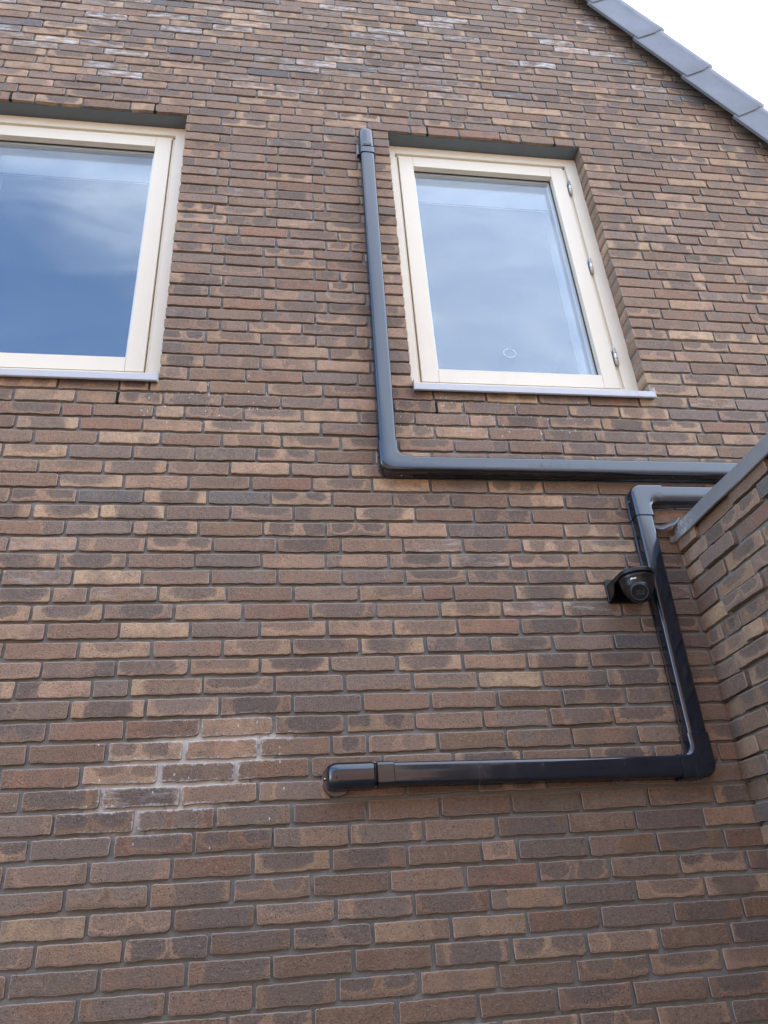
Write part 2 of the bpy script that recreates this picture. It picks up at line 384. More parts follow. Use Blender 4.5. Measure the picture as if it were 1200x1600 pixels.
ANCH = {17: [-1.2777, -.6139, .7403, 1.4201], 45: [-.598, .6205]}
bricks = []      # x0,x1,z0,z1, hires, n
perps = {}
sph = .16
for n in range(-66, 98):
    z0 = zb(n); z1 = zb(n - 1) - JZ
    if z0 < .02 or (n > 76 and z0 < .02): continue
    xa, xb = row_extent((z0 + z1) / 2)
    if xb - xa < .25: continue
    xb = min(4.2, xb + .03); xa = max(-5.4, xa - .03)
    segs = [(xa, xb)]
    if 18 <= n <= 43: segs = [(xa, OPEN[0][0]), (OPEN[0][1], OPEN[1][0]), (OPEN[1][1], xb)]
    sph = sph + random.choice([-.055, .055, .055, -.055, .11])
    if sph < .06: sph += .16
    if sph > .22: sph -= .11
    if n in ANCH:
        cuts = [xa] + ANCH[n] + [xb]; segs = list(zip(cuts[:-1], cuts[1:]))
    row = []
    for (a, b) in segs:
        st = sph if a == xa else random.choice([.22, .165, .165, .11])
        if 18 <= n <= 43 and a == OPEN[1][1]: st = (.165, .22)[n % 2]
        if 18 <= n <= 43 and a == OPEN[0][1]: st = (.165, .22)[n % 2]
        jj = JX / 2
        for (p, q) in layout_row(a, b, perps.get(n - 1, []), st):
            row.append((p, q, a, b))
    perps[n] = [q for (p, q, a, b) in row]
    for (p, q, a, b) in row:
        l = p if p in (OPEN[0][1], OPEN[1][1]) and 18 <= n <= 43 else p + JX / 2
        r = q if q in (OPEN[0][0], OPEN[1][0]) and 18 <= n <= 43 else q - JX / 2
        hi = (-2.1 < (l + r) / 2 < 3.0) and 1.0 < z0 < 7.2
        bricks.append((l, r, z0, z1, hi, n))

def brick_mesh(name, bricks, tf, parent, relief=.0012, mort=None, lime=True, jut=0.0):
    """tf maps (x, y, z) local wall coords (y = outward depth, negative is out) to world"""
    VV, FF, BU, BE, PA, PB, BA, DK, EX = [], [], [], [], [], [], [], [], []
    base = 0; cache = {}
    def grid(nu, nv):
        if (nu, nv) in cache: return cache[(nu, nv)]
        ids = np.arange((nu + 1) * (nv + 1)).reshape(nv + 1, nu + 1)
        q = np.stack([ids[:-1, :-1], ids[:-1, 1:], ids[1:, 1:], ids[1:, :-1]], -1).reshape(-1, 4)
        ring = list(ids[0, :]) + list(ids[1:, -1]) + list(ids[-1, -2::-1]) + list(ids[-2:0, 0])
        k = len(ring); nb = (nu + 1) * (nv + 1)
        sk = np.array([[ring[i], nb + i, nb + (i + 1) % k, ring[(i + 1) % k]] for i in range(k)])
        sk2 = np.array([[nb + i, nb + k + i, nb + k + (i + 1) % k, nb + (i + 1) % k] for i in range(k)])
        cache[(nu, nv)] = (np.vstack([q, sk, sk2]), np.array(ring), nb + 2 * k); return cache[(nu, nv)]
    for (l, r, z0, z1, hi, n) in bricks:
        Ln = r - l; H = z1 - z0
        if hi:
            us = np.concatenate([[0, .0016, .004, .008], np.linspace(.014, Ln - .014, max(4, int(Ln / .012))), [Ln - .008, Ln - .004, Ln - .0016, Ln]]); vs = np.array([0, .0016, .004, .008, .016, .025, .034, H - .008, H - .004, H - .0016, H])
        else:
            us = np.array([0, .004, Ln * .33, Ln * .66, Ln - .004, Ln]); vs = np.array([0, .004, H * .5, H - .004, H])
        U, V = np.meshgrid(us, vs); u = U.copy(); v = V.copy()
        r4 = [random.choice([.0022, .0028, .0035, .005, .007, .010]) for _ in range(4)]
        rad = np.where(U < Ln / 2, np.where(V < H / 2, r4[0], r4[1]), np.where(V < H / 2, r4[2], r4[3]))
        du = np.minimum(U, Ln - U); dv = np.minimum(V, H - V)
        ax = np.clip(rad - du, 0, None); az = np.clip(rad - dv, 0, None); LL = np.hypot(ax, az); mx = np.maximum(ax, az)
        sc = np.where(LL > 1e-9, mx / np.maximum(LL, 1e-9), 1)
        u = np.where(U < Ln / 2, rad - ax * sc, Ln - rad + ax * sc) * (ax > 0) + U * (ax <= 0)
        v = np.where(V < H / 2, rad - az * sc, H - rad + az * sc) * (az > 0) + V * (az <= 0)
        # wavy outline
        def wob(t, amp):
            s_ = np.zeros_like(t)
            for fq, a_ in ((13, .55), (31, .5), (67, .5), (150, .45), (330, .35)): s_ += a_ * np.sin(t * fq * random.uniform(.8, 1.2) + random.uniform(0, 6.28))
            return s_ * amp
        wb = np.clip(1 - V / H * 1.6, 0, 1); wt = np.clip(V / H * 1.6 - .6, 0, 1)
        k = 1 if hi else .4
        v = v + wb * (wob(U, .0016 * k) + random.uniform(-.0015, .0015)) + wt * (wob(U, .0009 * k) + random.uniform(-.001, .001))
        wl = np.clip(1 - U / Ln * 2.2, 0, 1); wr = np.clip(1 - (Ln - U) / Ln * 2.2, 0, 1)
        u = u + wl * (wob(V, .0009 * k) + random.uniform(-.0015, .0015)) + wr * (wob(V, .0009 * k) + random.uniform(-.0015, .0015))
        e = np.minimum(du, dv)
        y = np.clip(1 - e / .003, 0, 1) ** 2 * .0013
        y = y + random.gauss(0, relief) + wob(U * 1.0 + V * .4, .00035) + wob(V * 3, .0002) + (U / Ln - .5) * random.gauss(0, relief * .9) + (V / H - .5) * random.gauss(0, .0008)
        if jut: y = y - (random.choice([0, 0, .003, .008, .014]) if hi else 0)
        tilt = random.gauss(0, .0030)
        v = v + (U - Ln / 2) * tilt * 1.5
        f, ring, nb = grid(len(us) - 1, len(vs) - 1)
        X = (l + u).ravel(); Y = y.ravel(); Z = (z0 + v).ravel()
        X2 = np.concatenate([X, X[ring], X[ring]]); Y2 = np.concatenate([Y, Y[ring] + .0022, np.full(len(ring), .092)]); Z2 = np.concatenate([Z, Z[ring], Z[ring]])
        if n == 17 or n == -999: pass
        w3 = tf(X2, Y2, Z2); VV.append(np.stack(w3, -1)); FF.append(f + base); base += nb
        nn = nb
        un = np.concatenate([(U / Ln).ravel()] + [(U / Ln).ravel()[ring]] * 2); vn = np.concatenate([(V / H).ravel()] + [(V / H).ravel()[ring]] * 2)
        if n % 2: pass
        BU.append(np.stack([un, vn, np.zeros(nn)], -1))
        BE.append(np.stack([un * Ln, vn * H, np.concatenate([e.ravel(), np.zeros(2 * len(ring)) + .01])], -1))
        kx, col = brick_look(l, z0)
        dk = np.array(random.choice([PAL['grey'], PAL['mauve'], (.172, .132, .104), (.152, .119, .097)])) * random.uniform(.85, 1.1)
        t = random.random(); none = (.5, .001, .5, .001); pa = pb = none
        hdr = Ln < .15
        if kx in ('tan', 'ochre', 'brown', 'mauve', 'red'):
            if hdr:
                if t < .3: pa = (.5, random.uniform(.2, .4), .6, random.uniform(.3, .5))
            else:
                if t < .22: pass
                elif t < .55:   # one big centre patch
                    pa = (random.uniform(.42, .58), random.uniform(.30, .42), random.uniform(.6, .95), random.uniform(.5, .8))
                elif t < .80:   # two patches with a paler band
                    g = random.uniform(.42, .58); hw = random.uniform(.16, .22); vc = random.uniform(.8, 1.0); vh = random.uniform(.5, .95)
                    pa = (g - hw - .07, hw, vc, vh); pb = (g + hw + .07, hw, vc, vh)
                elif t < .93:   # full height patch leaving pale ends
                    pa = (random.uniform(.45, .6), random.uniform(.28, .40), .5, 1.2)
                else: pa = (random.choice([.1, .9]), random.uniform(.1, .3), .5, 1.2)
        if kx in ('brown', 'red') and random.random() < .3: pa = pb = none
        lm = 0.0
        if lime:
            if z0 > 5.35 and random.random() < (.34 if z0 > 5.55 else .12) * (1 if l < .9 else .35): lm = random.uniform(.25, .9)
            elif random.random() < .03: lm = random.uniform(.15, .4)
        halo = random.uniform(0, 1) if kx in ('tan', 'ochre', 'mauve') else random.uniform(0, .5)
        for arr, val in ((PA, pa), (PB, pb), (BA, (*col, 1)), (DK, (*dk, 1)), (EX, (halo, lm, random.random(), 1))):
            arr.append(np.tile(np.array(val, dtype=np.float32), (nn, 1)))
    V = np.vstack(VV).astype(np.float32); F = np.vstack(FF)
    nb_f = len(F)
    if mort is not None:
        mv, mf = mort; F = np.vstack([F, mf + len(V)]); V = np.vstack([V, mv]).astype(np.float32)
    off = np.array(worldloc(parent)); V = V - off.astype(np.float32)
    me = bpy.data.meshes.new(name); me.vertices.add(len(V)); me.vertices.foreach_set('co', V.ravel())
    me.loops.add(len(F) * 4); me.polygons.add(len(F)); me.loops.foreach_set('vertex_index', F.ravel().astype(np.int32))
    me.polygons.foreach_set('loop_start', np.arange(0, len(F) * 4, 4, dtype=np.int32)); me.polygons.foreach_set('loop_total', np.full(len(F), 4, dtype=np.int32))
    me.materials.append(M['brick']); me.materials.append(M['mortar'])
    mi = np.zeros(len(F), dtype=np.int32); mi[nb_f:] = 1; me.polygons.foreach_set('material_index', mi)
    me.update(calc_edges=True); me.polygons.foreach_set('use_smooth', np.ones(len(F), dtype=bool))
    ex_n = len(V) - base
    def attr(nm, typ, arrs, key, w_):
        a = me.attributes.new(nm, typ, 'POINT'); d = np.vstack(arrs).astype(np.float32); d = np.vstack([d, np.zeros((ex_n, w_), np.float32)]); a.data.foreach_set(key, d.ravel())
    attr('buv', 'FLOAT_VECTOR', BU, 'vector', 3); attr('bedge', 'FLOAT_VECTOR', BE, 'vector', 3)
    attr('pa', 'FLOAT_COLOR', PA, 'color', 4); attr('pb', 'FLOAT_COLOR', PB, 'color', 4)
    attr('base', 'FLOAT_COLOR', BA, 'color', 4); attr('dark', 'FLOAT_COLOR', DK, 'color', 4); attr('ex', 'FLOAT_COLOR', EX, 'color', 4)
    o = bpy.data.objects.new(name, me); C.objects.link(o); o.parent = parent
    return o

def mortar_sheet(xs, zs, keep, tf, depth=.0108, reveals=()):
    X, Z = np.meshgrid(xs, zs); Y = depth + rng.normal(0, .0009, X.shape)
    v = np.stack(tf(X.ravel(), Y.ravel(), Z.ravel()), -1); nx = len(xs)
    fs = []
    for j in range(len(zs) - 1):
        for i in range(nx - 1):
            if keep((xs[i] + xs[i + 1]) / 2, (zs[j] + zs[j + 1]) / 2): fs.append((j * nx + i, j * nx + i + 1, (j + 1) * nx + i + 1, (j + 1) * nx + i))
    v = [v]; f = [np.array(fs)]; b = len(v[0])
    for q in reveals:
        v.append(np.array(q)); f.append(np.array([[b, b + 1, b + 2, b + 3]])); b += 4
    return np.vstack(v), np.vstack(f)

house = thing('brick_house', 'brown brick gable house wall with two cream windows under a tiled roof edge', 'house', (0, 0, 0))
ins = .005
xs = sorted(set([round(x, 4) for x in np.arange(-5.4, -2.2, .1)] + [round(x, 4) for x in np.arange(-2.2, 3.1, .014)] + [round(x, 4) for x in np.arange(3.1, 4.21, .1)]
     + [o_[0] - ins for o_ in OPEN] + [o_[1] + ins for o_ in OPEN]))
zs = sorted(set([round(x, 4) for x in np.arange(0, 1.0, .1)] + [round(x, 4) for x in np.arange(1.0, 6.95, .014)] + [round(x, 4) for x in np.arange(6.95, RZ, .1)] + [HEAD + ins, SILL - ins]))
def keep(x, z):
    if SILL - ins < z < HEAD + ins and any(o_[0] - ins < x < o_[1] + ins for o_ in OPEN): return False
    a, b = row_extent(z); return a < x < b + .02
ident = lambda x, y, z: (x, y, z)
rev = []
for (a, b) in OPEN:
    for xx in (a - ins, b + ins): rev.append([(xx, .006, SILL - ins), (xx, .105, SILL - ins), (xx, .105, HEAD + ins), (xx, .006, HEAD + ins)])
    rev.append([(a - ins, .006, SILL - ins), (b + ins, .006, SILL - ins), (b + ins, .105, SILL - ins), (a - ins, .105, SILL - ins)])
brick_mesh('wall', bricks, ident, house, mort=mortar_sheet(xs, zs, keep, ident, reveals=rev))

# steel lintel plates over the openings
for (a, b) in OPEN:
    MB().box(a - .10, b + .10, .014, .12, HEAD + .0005, HEAD + .0085).box(a - .1, b + .1, .094, .12, HEAD + .009, HEAD + .1).build('lintel', M['lintel'], house)
    # underside strip of the angle down to the frame head
    MB().box(a + .001, b - .001, .016, .082, HEAD - .004, HEAD).build('lintel_soffit', M['lintel'], house)
# open perpends: a black box put in each gap for the shade inside
def weep(x, z0, z1):
    MB().box(x - .0056, x + .0056, .0008, .03, z0, z1).build('weep_vent_shade', M['dark'], house)

# ------------------------------------------------------------------ windows
def window(x0, x1, hinges, label):
    wroot = bpy.data.objects.new('window', None); C.objects.link(wroot); wroot.parent = house; wroot.location = ((x0 + x1) / 2, .08, SILL); wroot['label'] = label
    yf = .080
    fx0, fx1, ft, fb = x0 - .018, x1 + .004, HEAD - .006, SILL + .012
    m1 = MB()     # fixed frame: outer faces
    wx = .044; wr = .056
    ix0, ix1 = x0 + wx, x1 - wr - .004
    it, ib = HEAD - .062, SILL + .082
    m1.box(fx0, ix0, yf, .19, fb, ft, bev=.002); m1.box(ix1, fx1, yf, .19, fb, ft, bev=.002)
    m1.box(ix0 - .001, ix1 + .001, yf + .0004, .19, it, ft, bev=.002); m1.box(ix0 - .001, ix1 + .001, yf - .006, .19, fb, ib, bev=.002)
    # rebate strip
    s_ = .013
    m1.box(ix0 - .001, ix0 + s_, yf + .014, .19, ib, it, bev=.001); m1.box(ix1 - s_, ix1 + .001, yf + .014, .19, ib, it, bev=.001); m1.box(ix0, ix1, yf + .014, .19, it - s_, it + .001, bev=.001)
    m1.build('frame', M['cream'], wroot)
    sx0, sx1, stp, sbt = ix0 + s_ + .0035, ix1 - s_ - .0035, it - s_ - .004, ib + .010
    st = .074
    m2 = MB(); ys = yf + .003
    m2.box(sx0, sx0 + st, ys, .155, sbt, stp, bev=.0018); m2.box(sx1 - st, sx1, ys, .155, sbt, stp, bev=.0018)
    m2.box(sx0 + st + .0006, sx1 - st - .0006, ys + .0002, .155, stp - .072, stp, bev=.0012); m2.box(sx0 + st + .0006, sx1 - st - .0006, ys + .0002, .155, sbt, sbt + .072, bev=.0012)
    m2.build('sash', M['cream'], wroot)
    gx0, gx1, gt, gb = sx0 + st, sx1 - st, stp - .072, sbt + .072
    g = MB().box(gx0 - .004, gx1 + .004, ys + .033, ys + .036, gb - .004, gt + .004).box(gx0 - .004, gx1 + .004, ys + .055, ys + .058, gb - .004, gt + .004)
    g.build('pane', M['glass'], wroot)
    sp = MB(); w_ = .013
    for (a, b, c, d) in ((gx0, gx0 + w_, gb, gt), (gx1 - w_, gx1, gb, gt), (gx0 + w_, gx1 - w_, gt - w_, gt), (gx0 + w_, gx1 - w_, gb, gb + w_)):
        sp.box(a + .0005, b - .0005, ys + .0365, ys + .0545, c + .0005, d - .0005)
    sp.build('spacer', M['spacer'], wroot)
    gk = MB(); w_ = .004
    for (a, b, c, d) in ((gx0, gx0 + w_, gb, gt), (gx1 - w_, gx1, gb, gt), (gx0 + w_, gx1 - w_, gt - w_, gt), (gx0 + w_, gx1 - w_, gb, gb + w_)):
        gk.box(a - .001, b, ys + .029, ys + .0325, c - .001, d)
    gk.build('gasket', M['rubber'], wroot)
    if hinges:
        for hz in (4.905, 4.338, 3.772):
            h = MB(); hx = (sx1 + ix1) / 2 + .001
            h.cyl((hx, yf - .004, hz - .044), (hx, yf - .004, hz + .044), .0078, n=16)
            h.cyl((hx, yf - .004, hz - .049), (hx, yf - .004, hz - .044), .006, n=16).cyl((hx, yf - .004, hz + .044), (hx, yf - .004, hz + .049), .006, n=16)
            h.box(hx - .003, hx + .003, yf - .002, yf + .03, hz - .042, hz + .042)
            for dz in (-.016, .016): h.cyl((hx, yf - .004, hz + dz - .0012), (hx, yf - .004, hz + dz + .0012), .0083, n=16, mi=1)
            h.build('hinge', [M['steel'], M['seam']], wroot)
    # sill
    sl = MB(); X0, X1 = x0 + .0005, x1 - .0005
    if hinges: X1 = x1 + .004
    prof = [(.10, SILL + .004), (.10, SILL + .010), (-.022, SILL - .002), (-.0255, SILL - .005), (-.0262, SILL - .033), (-.023, SILL - .0355), (-.018, SILL - .0355), (-.018, SILL - .031), (-.0215, SILL - .029), (-.0215, SILL - .009)]
    k = len(prof); vs = [(x, y, z) for x in (X0, X1) for (y, z) in prof]
    sl.add(vs, [(i, (i + 1) % k, k + (i + 1) % k, k + i) for i in range(k)] + [tuple(range(k))[::-1], tuple(range(k, 2 * k))])
    for xe, s2 in ((X0, 1), (X1, -1)):
        a, b = (xe, xe + .002 * s2); a, b = min(a, b), max(a, b)
        sl.add([(x, y, z) for x in (a - (.001 if s2 > 0 else 0), b + (.001 if s2 < 0 else 0)) for (y, z) in ((-.027, SILL - .037), (-.027, SILL + .012), (-.015, SILL + .02), (.079, SILL + .03), (.079, SILL - .008))],
               [(0, 1, 2, 3, 4), (9, 8, 7, 6, 5), (0, 5, 6, 1), (1, 6, 7, 2), (2, 7, 8, 3), (3, 8, 9, 4), (4, 9, 5, 0)])
    sl.build('sill', M['white_sill'], wroot)
    return wroot, (gx0, gx1, gb, gt, ys)
wl, _ = window(*OPEN[0], False, 'cream framed window at the left edge reflecting blue sky')
wr, G = window(*OPEN[1], True, 'cream framed casement window with three steel hinges beside the pipe duct')
# faint suction cup ring on the right pane
rg = MB(); N = 40; yy = G[4] + .0322
vs = []
for i in range(N):
    t = 2 * math.pi * i / N
    for rr in (.0245, .0310): vs.append((1.012 + rr * math.cos(t), yy, 3.800 + rr * .85 * math.sin(t)))
    for rr in (.0310, .0245): vs.append((1.012 + rr * math.cos(t), yy + .0004, 3.800 + rr * .85 * math.sin(t)))
rg.add(vs, [(4 * i + a, 4 * ((i + 1) % N) + a, 4 * ((i + 1) % N) + (a + 1) % 4, 4 * i + (a + 1) % 4) for i in range(N) for a in range(4)])
mr = bpy.data.materials.new('suction_mark'); mr.use_nodes = True; t = NT(mr.node_tree); t.n.clear()
a_ = t.node('ShaderNodeBsdfTransparent'); b_ = t.node('ShaderNodeBsdfDiffuse'); b_.inputs[0].default_value = (.8, .85, .9, 1); x_ = t.node('ShaderNodeMixShader')
ob = t.node('ShaderNodeTexCoord').outputs['Object']
t.put(x_.inputs[0], t.m('MULTIPLY', t.noise(ob, 30, 2), .5))
t.l.new(a_.outputs[0], x_.inputs[1]); t.l.new(b_.outputs[0], x_.inputs[2]); o_ = t.node('ShaderNodeOutputMaterial'); t.l.new(x_.outputs[0], o_.inputs[0])
rg.build('suction_mark', mr, wr)

# rooms behind the windows
for (a, b) in OPEN:
    r_ = MB(); T = .02
    # plastered reveals
    r_.box(a + .04, b - .04, .16, .34, HEAD - .105, HEAD - .105 + T); r_.box(b - .115, b - .095, .16, .34, SILL + .05, HEAD - .106)
    r_.box(a + .075, a + .095, .16, .34, SILL + .05, HEAD - .106); r_.box(a + .04, b - .04, .16, .34, SILL + .03, SILL + .05)
    r_.build('window_reveal', M['plaster'], house)
for (a, b), wr_ in zip(OPEN, (wl, wr)):
    MB().box(a + .07, b - .07, .166, .172, SILL + 1.325, HEAD - .11).build('roller_blind', M['blind'], wr_)
rm = MB()
for (a, b, c, d, e, f) in ((-1.9, 2.1, .345, 4.3, 5.28, 5.3), (-1.9, 2.1, .345, 4.3, 2.6, 2.62), (-1.92, -1.9, .345, 4.3, 2.6, 5.3), (2.1, 2.12, .345, 4.3, 2.6, 5.3), (-1.9, 2.1, 4.3, 4.32, 2.6, 5.3)):
    rm.box(a, b, c, d, e, f)
M['room'] = mat('room_paint', (.18, .19, .20), .9)
# inner leaf with the two openings
zA, zB = SILL + .05, HEAD - .105
for (a, b, c, d) in ((-1.9, 2.1, 2.62, zA), (-1.9, 2.1, zB + .02, 5.28), (-1.9, OPEN[0][0] + .075, zA, zB), (OPEN[0][1] - .095, OPEN[1][0] + .075, zA, zB), (OPEN[1][1] - .095, 2.1, zA, zB)):
    rm.box(a, b, .341, .36, c, d)
rm.build('room', M['room'], house)

for (x, n) in ((-1.2777, 17), (-.6139, 17), (.7403, 17), (1.4201, 17)): weep(x, zb(n) - .0, zb(n) + .05)
for (x, n) in ((-.598, 45), (.6205, 45)): weep(x, zb(n), zb(n) + .049)

# ------------------------------------------------------------------ house body, roof
body = MB()
body.box(3.98, 4.2, .1, 9, 0, 2.55).box(-5.4, -5.18, .1, 9, 0, 2.55).box(-5.17, 3.97, 8.8, 9, 0, 2.6)
M['plainbrick'] = mat('brick_plain', (.20, .135, .10), .9, 0, .3, (40, .4, .004), .25, 5)
body.build('side_wall', M['plainbrick'], house)
ang = math.atan(SL); sdn = Vector((math.cos(ang), 0, -math.sin(ang))); sup = Vector((math.sin(ang), 0, math.cos(ang)))
rf = MB()
for sgn in (1, -1):
    K = 24; PT = .415
    for i in range(K):
        s0 = .0 + i * PT; o0 = .085
        A = Vector((RX, 0, RZ + .02))
        def q(s, h, y):
            v = A + sdn * s + sup * h; return (RX + sgn * (v.x - RX), y, v.z)
        s1 = s0 + PT + .03
        if (A + sdn * s1).x > 4.45: break
        vs = [q(s0, o0, .02), q(s1, o0 + .035, .02), q(s1, -.0 + .01, .02), q(s0, -.02, .02), q(s0, o0, 9.1), q(s1, o0 + .035, 9.1), q(s1, .01, 9.1), q(s0, -.02, 9.1)]
        rf.add(vs, [(0, 1, 2, 3), (7, 6, 5, 4), (0, 4, 5, 1), (1, 5, 6, 2), (2, 6, 7, 3), (3, 7, 4, 0)])
rf.build('roof', M['tile'], house)
# verge board line under the verge tiles
vb = MB()
for sgn in (1, -1):
    A = Vector((RX, 0, RZ)); pts = []
    for s in (0, 5.6):
        for h in (.012, .11):
            for y in (-.016, .012):
                v = A + sdn * s + sup * h; pts.append((RX + sgn * (v.x - RX), y, v.z))
    vb.add(pts, [(0, 1, 3, 2), (4, 6, 7, 5), (0, 4, 5, 1), (2, 3, 7, 6), (0, 2, 6, 4), (1, 5, 7, 3)])
vb.build('verge_board', M['tile'], house)
# verge tiles: flap facing the viewer that rolls over the top
FL = .15
tile_anchor = Vector((1.9128, 0, 6.45)) - sup * .042
prof = [(-.012, -.066), (.0, -.070), (.142, -.070), (.158, -.077), (.185, -.081), (.212, -.074), (.230, -.055), (.238, -.02), (.238, .04), (.225, .10), (.20, .2)]
inner = [(h - .016 if i > 3 else h, y + .014) for i, (h, y) in enumerate(prof)]
def verge_tile(s, sgn=1):
    t_ = MB(); secs = []
    for (ds, lift, out) in ((0, .0, .0), (.05, .001, -.001), (.35, .010, -.007), (.428, .013, -.010), (.432, .010, -.008)):
        ring = []
        for (h, y) in prof: ring.append((ds, h + lift, y + out))
        for (h, y) in reversed(inner): ring.append((ds, h + lift, y + out))
        secs.append(ring)
    k = len(secs[0]); vs = []
    for ring in secs:
        for (ds, h, y) in ring:
            v = tile_anchor + sdn * (s + ds) + sup * h; vs.append((v.x if sgn > 0 else 2 * RX - v.x, y, v.z))
    F = [(a * k + i, a * k + (i + 1) % k, (a + 1) * k + (i + 1) % k, (a + 1) * k + i) for a in range(len(secs) - 1) for i in range(k)]
    t_.add(vs, F, 0, True)
    h_ = len(prof)
    for ring in (0, len(secs) - 1):
        b = ring * k
        for i in range(h_ - 1): t_.add([vs[b + i], vs[b + i + 1], vs[b + k - 2 - i], vs[b + k - 1 - i]], [(0, 1, 2, 3)])
    t_.build('verge_tile', M['tile'], house, sharp=40)
for sgn in (1, -1):
    for i in range(-9, 7): verge_tile(i * .405 - .047, sgn)

# ------------------------------------------------------------------ extension wall at the right
SX = 1.497
ext = thing('garden_wall', 'side wall of projecting bricks with grey metal coping meeting the gable at right', 'wall', (SX, -2.6, 0))
eb = []; ep = {}
tfe = lambda x, y, z: (SX + y, -x, z)       # local x runs from the corner towards the viewer
for n in range(55, 98):
    z0 = zb(n); z1 = zb(n - 1) - JZ
    if n == 55: z1 = min(z1, 2.812)
    if z0 < .02: continue
    row = layout_row(.0, 5.2, ep.get(n - 1, []), (.165, .10, .22, .13)[n % 4])
    ep[n] = [q for p, q in row]
    for (p, q) in row: eb.append((p + JX / 2 - (.006 if p == 0 else 0), q - JX / 2, z0, z1, p < 1.3 and z0 > 1.0, n))
xs2 = np.concatenate([np.arange(0, 1.3, .014), np.arange(1.3, 5.21, .1)]); zs2 = np.concatenate([np.arange(0, 1.0, .1), np.arange(1.0, 2.81, .014)])
brick_mesh('wall', eb, tfe, ext, relief=.0028, lime=False, mort=mortar_sheet(list(xs2), list(zs2), lambda x, z: True, tfe, depth=.009), jut=1)
MB().box(SX + .10, SX + .22, -5.2, -.001, 0, 2.79).box(SX + .001, SX + .095, -5.215, -5.2, 0, 2.79).build('inner_leaf', M['plainbrick'], ext)
# metal coping: folded strip with a drip edge
cb, ct = 2.805, 2.860
pc = [(1.474, cb - .002), (1.4725, cb + .002), (1.4735, cb + .006), (1.4735, ct - .003), (1.4765, ct), (1.79, ct + .012), (1.795, cb), (1.785, cb), (1.785, ct - .006), (1.481, ct - .008), (1.4785, cb + .004), (1.484, cb - .001)]
cop = MB(); yl = [-.006, -.05, -.1, -.2, -.3, -.45, -.6, -.9, -1.3, -1.9, -2.5, -3.2, -4, -5.25]; k = len(pc); vs = []
for j, y in enumerate(yl):
    wz = .0016 * math.sin(j * 2.1); wxx = .0012 * math.sin(j * 1.3 + 1)
    vs += [(x + wxx, y, z + wz) for (x, z) in pc]
cop.add(vs, [(a * k + i, a * k + (i + 1) % k, (a + 1) * k + (i + 1) % k, (a + 1) * k + i) for a in range(len(yl) - 1) for i in range(k)] + [tuple(range(k)), tuple(range((len(yl) - 1) * k, len(yl) * k))[::-1]])
cop.build('coping', M['zinc'], ext, sharp=30)
# curled lead flap where the coping meets the gable
fl = MB(); nu, nv = 22, 8; vs = []
for th in (0, 1):
    for j in range(nv + 1):
        for i in range(nu + 1):
            u = i / nu; v = j / nv
            x = 1.388 + u * .100
            wd = math.sin(min(1, u * 1.25 + .08) * math.pi * .5)
            y = -.002 - v * (.010 + .040 * wd) - .003 * math.sin(u * 9) * v
            z = 2.866 + .028 * u ** 2 - v * v * (.014 + .014 * math.sin(u * math.pi)) + .003 * math.sin(u * 13 + 1) * v - th * .0035
            vs.append((x, y, z))
n1_ = (nu + 1) * (nv + 1); g_ = lambda a, j, i: a * n1_ + j * (nu + 1) + i
F = [(g_(a, j, i), g_(a, j, i + 1), g_(a, j + 1, i + 1), g_(a, j + 1, i)) for a in (0, 1) for j in range(nv) for i in range(nu)]
F += [(g_(0, nv, i), g_(0, nv, i + 1), g_(1, nv, i + 1), g_(1, nv, i)) for i in range(nu)]
F += [(g_(0, j, i), g_(0, j + 1, i), g_(1, j + 1, i), g_(1, j, i)) for j in range(nv) for i in (0, nu)]
F += [(g_(0, 0, i), g_(0, 0, i + 1), g_(1, 0, i + 1), g_(1, 0, i)) for i in range(nu)]
fl.add(vs, F, 0, True)
fl.build('flashing', M['lead'], ext)
mbk = MB(); vs = []
for i in range(9):
    for j in range(5):
        x = 1.455 + i * .0045; z = 2.832 - j * .007 + .002 * math.sin(i * 2 + j)
        vs.append((x, -.004 - .012 * math.sin(i / 8 * math.pi) * math.sin((j + .5) / 5 * math.pi) - random.random() * .003, z - .006 * math.sin(i * .8)))
mbk.add(vs, [(i * 5 + j, i * 5 + j + 1, (i + 1) * 5 + j + 1, (i + 1) * 5 + j) for i in range(8) for j in range(4)], 0, True)
mbk.build('mortar_fillet', M['mortar'], ext)
MB().box(SX + .225, 4.1, -5.2, -.02, 2.70, 2.80).build('flat_roof', M['lintel'], ext)

